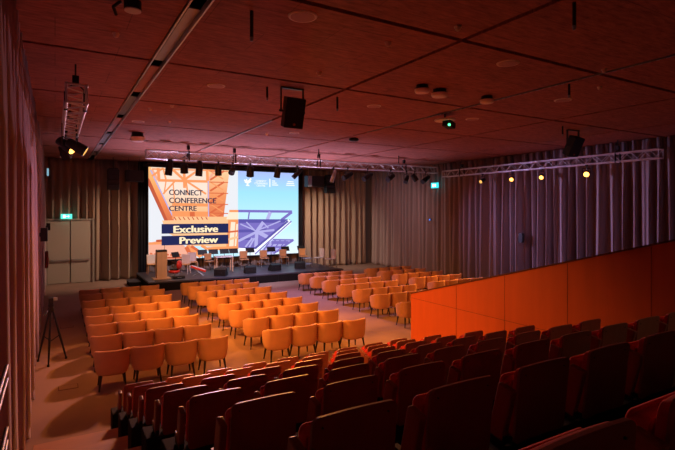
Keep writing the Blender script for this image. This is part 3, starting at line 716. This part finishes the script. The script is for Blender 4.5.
MB().box((0, 0, 0.28), (0.10, 0.5, 0.56)).build('frame', mat('brown_frame', (0.16, 0.05, 0.04), 0.6), fb, bevel=0.01)
MB().box((0.052, 0, 0.28), (0.01, 0.3, 0.36)).build('panel', 'ceilgrey', fb); MB().box((0.06, 0, 0.28), (0.01, 0.12, 0.14)).build('button', 'black', fb)
bx = thing('wall_box', 'small dark box halfway up the right curtain under the spotlights', 'wall box', (17.18, 13.8, 2.05))
MB().box((0, 0, 0.2), (0.12, 0.2, 0.4)).build('body', 'black', bx, bevel=0.01); MB().box((0.05, 0, 0.2), (0.12, 0.06, 0.06)).build('bracket', 'blackmetal', bx)
bx = thing('wall_box', 'tiny box with blue light on the right curtain below exit sign', 'wall box', (17.2, 19.6, 2.88))
MB().box((0, 0, 0.06), (0.08, 0.12, 0.12)).build('body', 'black', bx); MB().box((-0.042, 0, 0.06), (0.006, 0.08, 0.08)).build('indicator_light', 'blue_led', bx)

# ------------------------------------------------------------------ camera tripod and floor boxes
tp = thing('camera_tripod', 'black tripod with a small video camera beside the left curtain', 'tripod', (-0.08, 12.6, 0)); tp.scale = (1, 1, 1.14)
for ang in (262, 25, 140):
    a = R(ang); fx, fy = 0.33*math.cos(a), 0.33*math.sin(a); hx, hy = 0.04*math.cos(a), 0.04*math.sin(a)
    lg = MB().cyl((hx, hy, 1.02), (hx+(fx-hx)*.55, hy+(fy-hy)*.55, 0.47), 0.020, 0.022, n=8).cyl((hx+(fx-hx)*.5, hy+(fy-hy)*.5, 0.52), (fx, fy, 0.02), 0.026, 0.016, n=8).build('leg', 'black', tp)
    MB().cyl((fx, fy, 0), (fx, fy, 0.04), 0.025, n=8).build('foot', 'black', lg)
sprd = MB()
for ang in (262, 25, 140):
    a = R(ang); sprd.cyl((0, 0, 0.42), (0.17*math.cos(a), 0.17*math.sin(a), 0.5), 0.010, n=6)
sprd.build('spreader', 'black', tp)
MB().lathe([(0.98, .03), (1.0, .07), (1.05, .07), (1.08, .05), (1.12, .06), (1.15, .05)], (0, 0, 0), (0, 0, 1), n=14).build('head', 'black', tp)
MB().cyl((0, 0, 1.1), (-0.12, -0.28, 0.98), 0.012, n=8).build('pan_handle', 'black', tp)
cam_ = MB().box((0, 0.02, 1.215), (0.10, 0.24, 0.12)).build('video_camera', 'black', tp, bevel=0.015)
MB().cyl((0, 0.14, 1.215), (0, 0.22, 1.215), 0.045, n=14).build('lens', 'blackmetal', cam_)
MB().box((0.09, 0.02, 1.24), (0.08, 0.02, 0.06)).build('monitor', 'bluegrey', cam_)
for x, y, l_ in [(0.22, 10.65, 'flush rectangular floor box lid beside the nearest left chair'), (0.30, 16.2, 'flush rectangular floor box lid beside the far left chairs')]:
    t = thing('floor_box', l_, 'floor box', (x, y, 0.0), 0, 'floor boxes in the carpet')
    MB().box((0, 0, 0.003), (0.34, 0.26, 0.006)).build('frame', 'joint', t); MB().box((0, 0, 0.005), (0.31, 0.23, 0.006)).build('lid', 'carpet', t)

# ------------------------------------------------------------------ things on the stage
ZS = 0.4
lc = thing('lectern', 'pale wooden lectern with a black top at the front left of stage', 'lectern', (4.05, 22.3, ZS))
MB().box((0, 0, 0.63), (0.44, 0.34, 1.16)).build('body', 'lectwood', lc, bevel=0.01)
MB().box((0, 0.02, 0.03), (0.74, 0.55, 0.05)).build('base_plate', 'lectwood', lc, bevel=0.008)
MB().box((0, 0, 1.245), (0.42, 0.36, 0.08)).build('reading_top', 'black', lc)
mc = MB().tube([(0.12, 0, 1.28), (0.14, -0.02, 1.45), (0.10, -0.08, 1.54)], 0.008, 6).build('microphone', 'black', lc)
def stage_chair(x, y, rz, label, back='chairwood', leg='steel', seat=None, hb=0.84, name='stage_chair'):
    t = thing(name, label, 'chair', (x, y, ZS), rz, 'chairs on the stage')
    MB().box((0, 0, 0.45), (0.44, 0.42, 0.04)).build('seat', seat or back, t, bevel=0.012)
    MB().box((0, -0.21, 0.68), (0.42, 0.03, (hb-0.52))).build('backrest', back, t, bevel=0.01)
    for sx in (-1, 1):
        MB().cyl((sx*0.19, 0.18, 0.44), (sx*0.21, 0.21, 0), 0.014, n=8).build('leg', leg, t)
        MB().tube([(sx*0.19, -0.205, 0.8), (sx*0.19, -0.19, 0.44), (sx*0.21, -0.22, 0)], 0.014, 8).build('leg', leg, t)
stage_chair(4.0, 24.4, R(180), 'white and brown chair standing just behind the lectern, left side', 'white', 'chairwood', 'chairwood', 0.95)
stage_chair(5.35, 23.6, R(150), 'wooden chair with white sloping side behind the red lounge chair', 'palewood', 'palewood', 'chairwood', 0.98)
stage_chair(5.95, 24.5, R(175), 'pale wooden chair in front of the screen, left of the music stands', 'palewood', 'chairwood', 'chairwood', 0.98)
stage_chair(6.78, 24.3, R(200), 'wooden chair with grey frame, partly behind the white table', 'chairwood', 'steel')
for x, l_ in [(8.62, 'orange wooden chair right of the white table'), (9.75, 'orange wooden chair, second right of the white table'), (10.9, 'orange wooden chair, third right of the white table'), (12.1, 'orange wooden chair at the right edge of the screen')]:
    stage_chair(x, 24.45, R(172), l_, 'chairwood', 'steel', None, 0.90)
stage_chair(12.48, 23.3, R(100), 'pale high-back chair on the stage right, left one of two', 'palewood', 'steel', 'white', 1.05)
stage_chair(12.66, 22.35, R(100), 'pale high-back chair on the stage right, right one of two', 'palewood', 'steel', 'white', 1.05)
sdt = thing('side_table', 'small low table in front of the two pale high-back chairs', 'table', (11.75, 23.25, ZS))
MB().box((0, 0, 0.46), (0.45, 0.4, 0.03)).build('tabletop', 'bluegrey', sdt); MB().box((0, 0, 0.16), (0.4, 0.36, 0.03)).build('shelf', 'bluegrey', sdt)  # blue light falling on the table is put into its colour
for sx in (-1, 1):
    for sy in (-1, 1): MB().cyl((sx*0.19, sy*0.16, 0), (sx*0.19, sy*0.16, 0.45), 0.014, n=8).build('leg', 'steel', sdt)
wt = thing('white_table', 'white table with pale wooden legs at the middle of stage', 'table', (7.25, 23.6, ZS), R(-6))
MB().box((0, 0, 0.73), (0.86, 0.6, 0.05)).build('tabletop', 'white', wt, bevel=0.01)
for sx in (-1, 1):
    for sy in (-1, 1): MB().box((sx*0.39, sy*0.26, 0.355), (0.06, 0.06, 0.70)).build('leg', 'lectwood', wt)
def music_stand(x, y, label, rz=0, w=0.48):
    t = thing('music_stand', label, 'music stand', (x, y, ZS), rz, 'music stands on the stage')
    MB().cyl((0, 0, 0.12), (0, 0, 0.78), 0.014, n=8).build('pole', 'blackmetal', t)
    MB().box((0, 0.0, 0.88), (w, 0.02, 0.26), Euler((R(-25), 0, 0)).to_matrix()).box((0, -0.08, 0.765), (w, 0.06, 0.015)).build('desk', 'black', t)
    b = MB()
    for k in range(3): b.cyl((0, 0, 0.16), (0.22*math.cos(k*2.1+.4), 0.22*math.sin(k*2.1+.4), 0.008), 0.009, n=6)
    b.build('base', 'blackmetal', t)
for x, y, l_, rz in [(5.05, 24.2, 'black music stand tilted behind the lectern, left of all others', R(35)), (6.55, 24.95, 'black music stand left of the white table', 0), (7.12, 24.95, 'black music stand behind the white table, left of two', 0), (7.70, 24.95, 'black music stand behind the white table, right of two', 0), (8.2, 24.95, 'black music stand just left of the first orange chair', 0),
                     (9.12, 24.95, 'black music stand between the first two orange chairs', 0), (10.35, 24.95, 'black music stand between second and third orange chairs', 0), (11.2, 24.95, 'black music stand right behind the third orange chair', 0), (12.2, 24.95, 'black music stand behind the chair at the screen edge', 0)]: music_stand(x, y, l_, rz)
def wedge(x, y, rz, label, face='black'):
    t = thing('floor_monitor', label, 'loudspeaker', (x, y, ZS), rz, 'floor monitors along the stage front')
    MB().prism([(-0.2, 0), (0.22, 0), (0.22, 0.12), (0.02, 0.36), (-0.2, 0.30)], 'x', -0.27, 0.27).build('cabinet', 'black', t, bevel=0.012)
    a = math.atan2(0.24, -0.20)
    MB().box((0, 0.125, 0.245), (0.48, 0.30, 0.012), Euler((-math.atan2(0.24, 0.20), 0, 0)).to_matrix()).build('grille', 'blackmetal', t)
    MB().box((0, -0.203, 0.15), (0.2, 0.01, 0.08)).build('connector_panel', 'blackmetal', t)
wedge(6.65, 22.05, R(-35), 'black wedge monitor on the stage front, leftmost, under the white table'); wedge(8.15, 22.3, R(-8), 'black wedge monitor on the stage front, second from left'); wedge(9.55, 22.55, R(8), 'black wedge monitor on the stage front, third from left'); wedge(11.05, 22.75, R(-20), 'black wedge monitor on the stage front, rightmost')
rc = thing('lounge_chair', 'low red lounge chair with dark seat right of the lectern', 'chair', (4.78, 23.1, ZS), R(60))
def blob(w, d_, h, z, y_):
    vs = []; fs = []; n = 20
    for k in range(9):
        t = -PI/2 + PI*k/8; r = max(math.cos(t), 0.02)**0.7
        for i in range(n): a = 2*PI*i/n; vs.append((w*r*math.cos(a), y_+d_*r*math.sin(a), z+h*math.sin(t)))
    for k in range(8):
        for i in range(n): fs.append((k*n+i, k*n+(i+1) % n, (k+1)*n+(i+1) % n, (k+1)*n+i))
    return MB().add(vs, fs, 0, True).add(vs, [tuple(range(n)), tuple(range(8*n, 9*n))])
blob(0.30, 0.10, 0.20, 0.52, -0.22).build('backrest', 'red', rc); blob(0.30, 0.26, 0.09, 0.20, 0.02).build('seat_shell', 'red', rc); blob(0.24, 0.20, 0.06, 0.30, 0.02).build('seat_cushion', 'black', rc)
MB().cyl((0, 0, 0), (0, 0, 0.03), 0.2, n=18).cyl((0, 0, 0.03), (0, 0, 0.14), 0.03, n=10).build('pedestal', 'steel', rc)
kb = thing('keyboard', 'red electronic keyboard tilted on a thin metal stand', 'keyboard', (5.75, 22.6, ZS), R(-20))
rm = Euler((0, R(20), 0)).to_matrix()
MB().box((0, 0, 0.32), (0.72, 0.30, 0.09), rm).build('body', 'red', kb, bevel=0.01)
MB().box((0.018, -0.04, 0.37), (0.64, 0.14, 0.012), rm).build('keys', 'white', kb)
sdm = MB()
for s in (-1, 1): sdm.cyl((-0.25, s*0.12, 0), (0.2, s*0.12, 0.24), 0.014, n=8).cyl((0.25, s*0.12, 0), (-0.2, s*0.12, 0.36), 0.014, n=8)
sdm.build('stand', 'steel', kb)
bg = thing('equipment_case', 'small flat black case lying on the stage beside the lectern', 'case', (4.75, 22.1, ZS))
MB().box((0, 0, 0.06), (0.5, 0.3, 0.11)).build('body', 'black', bg, bevel=0.02); MB().tube([(-0.08, -0.16, 0.06), (-0.08, -0.19, 0.06), (0.08, -0.19, 0.06), (0.08, -0.16, 0.06)], 0.008, 6).build('handle', 'steel', bg)

# ------------------------------------------------------------------ lights
def spot(loc, target, W, col, ang=60, blend=0.6, size=0.12):
    l = bpy.data.lights.new('spot_light', 'SPOT'); l.energy = W; l.color = col; l.spot_size = R(ang); l.spot_blend = blend; l.shadow_soft_size = size
    o = bpy.data.objects.new('spot_light', l); COL.objects.link(o); o.location = loc
    o.rotation_euler = (Vector(target)-Vector(loc)).to_track_quat('-Z', 'Y').to_euler()
    return o
AMB = (1.0, 0.33, 0.05)
LAV = (0.62, 0.46, 1.0)
PINK = (1.0, 0.50, 0.72)
# amber spots of the right truss
for y, tx, ty, w in ((14.13, 12, 14.5, 1900), (12.66, 10.5, 12.5, 2000), (10.75, 10, 10.5, 1900)):
    spot((16.70, y-0.12, 4.68), (tx, ty, 0), w, AMB, 46, 1.0)
# amber spots of the left truss
spot((0.42, 12.75, 4.75), (7.3, 8.0, 0.5), 3000, AMB, 50, 0.9)
spot((0.70, 12.15, 4.62), (5.5, 14.0, 0), 1100, AMB, 75, 0.9)
spot((0.75, 11.0, 4.9), (0.9, 12.0, 0), 260, AMB, 100, 1.0)  # fill added without a fixture, washes out streaky shadows on the left floor
spot((0.62, 8.9, 5.05), (7.0, 16.5, 0.4), 2500, AMB, 70, 1.0)
spot((0.80, 5.5, 5.3), (4.1, 7.9, 0.4), 1700, AMB, 62, 1.0)
# front truss: amber on the chairs, lavender over the hall
spot((4.7, 18.35, 4.65), (2.6, 11.0, 0), 2800, AMB, 62, 1.0)
spot((9.0, 18.35, 4.65), (5.5, 9.3, 0.6), 3200, AMB, 62, 1.0)
spot((6.5, 18.35, 4.65), (4.0, 8.6, 0.6), 2400, AMB, 50, 1.0)
spot((13.5, 18.3, 4.65), (11.5, 13.0, 0), 1300, AMB, 75, 0.9)
spot((11.5, 18.3, 4.55), (17.6, 10.6, 1.8), 1900, LAV, 60, 1.0)
spot((13.2, 18.2, 4.6), (17.6, 14.6, 2.0), 420, LAV, 75, 1.0)
spot((13.6, 19.0, 4.7), (17.6, 23.2, 1.2), 200, (0.95, 0.68, 0.74), 110, 1.0)
spot((5.0, 18.3, 4.6), (-0.4, 10.5, 2.4), 1700, PINK, 52, 1.0)
spot((7.5, 18.0, 4.7), (8.2, 16.0, 0.0), 1000, (0.72, 0.46, 1.0), 105, 1.0)
spot((8.0, 18.7, 4.7), (8.3, 23.4, 0.4), 1300, (0.72, 0.66, 1.0), 80, 0.8)
spot((5.8, 18.3, 4.6), (3.2, 5.0, 1.2), 1100, (0.60, 0.42, 1.0), 42, 1.0)
spot((4.9, 18.6, 4.7), (4.6, 22.8, 0.9), 420, (1.0, 0.72, 0.5), 44, 0.9)
# unseen fill added at the stage foot, aimed up to brighten the ceiling
for x in (4.6, 8.4, 12.2): spot((x, 21.2, 0.5), (x-0.3, 19.4, 6.5), 1250, (0.80, 0.58, 0.92), 88, 1.0)
WARM = (1.0, 0.68, 0.44)  # lamps added without fixtures above the stage, raking the back curtain folds
spot((5.6, 22.8, 4.9), (1.0, 26.0, 0.9), 900, WARM, 70, 1.0)
spot((10.6, 23.0, 4.9), (15.0, 26.0, 1.1), 1000, (1.0, 0.76, 0.56), 74, 1.0)
# dim unseen fill added at the rear to brighten the seat backs
spot((6.9, -1.5, 5.7), (5.9, 3.2, 1.5), 95, (1.0, 0.84, 0.42), 48, 1.0)

w = bpy.data.worlds.new('world'); S.world = w; w.use_nodes = True
w.node_tree.nodes['Background'].inputs['Color'].default_value = (0.01, 0.008, 0.01, 1); w.node_tree.nodes['Background'].inputs['Strength'].default_value = 0.2

# ------------------------------------------------------------------ camera
cd = bpy.data.cameras.new('camera'); co = bpy.data.objects.new('camera', cd); COL.objects.link(co)
co.location = (0, 0, 3.4); co.rotation_euler = (R(90), 0, R(-30.37))
cd.sensor_width = 36; cd.lens = 482/675*36; cd.shift_y = -14/675; cd.clip_start = 0.05; cd.clip_end = 100
S.camera = co
S.view_settings.view_transform = 'Standard'; S.view_settings.look = 'None'; S.view_settings.exposure = 0.0; S.view_settings.gamma = 1.0
S.view_settings.use_curve_mapping = False
S.cycles.max_bounces = 8; S.cycles.diffuse_bounces = 5; S.cycles.use_denoising = True; S.cycles.sample_clamp_indirect = 8
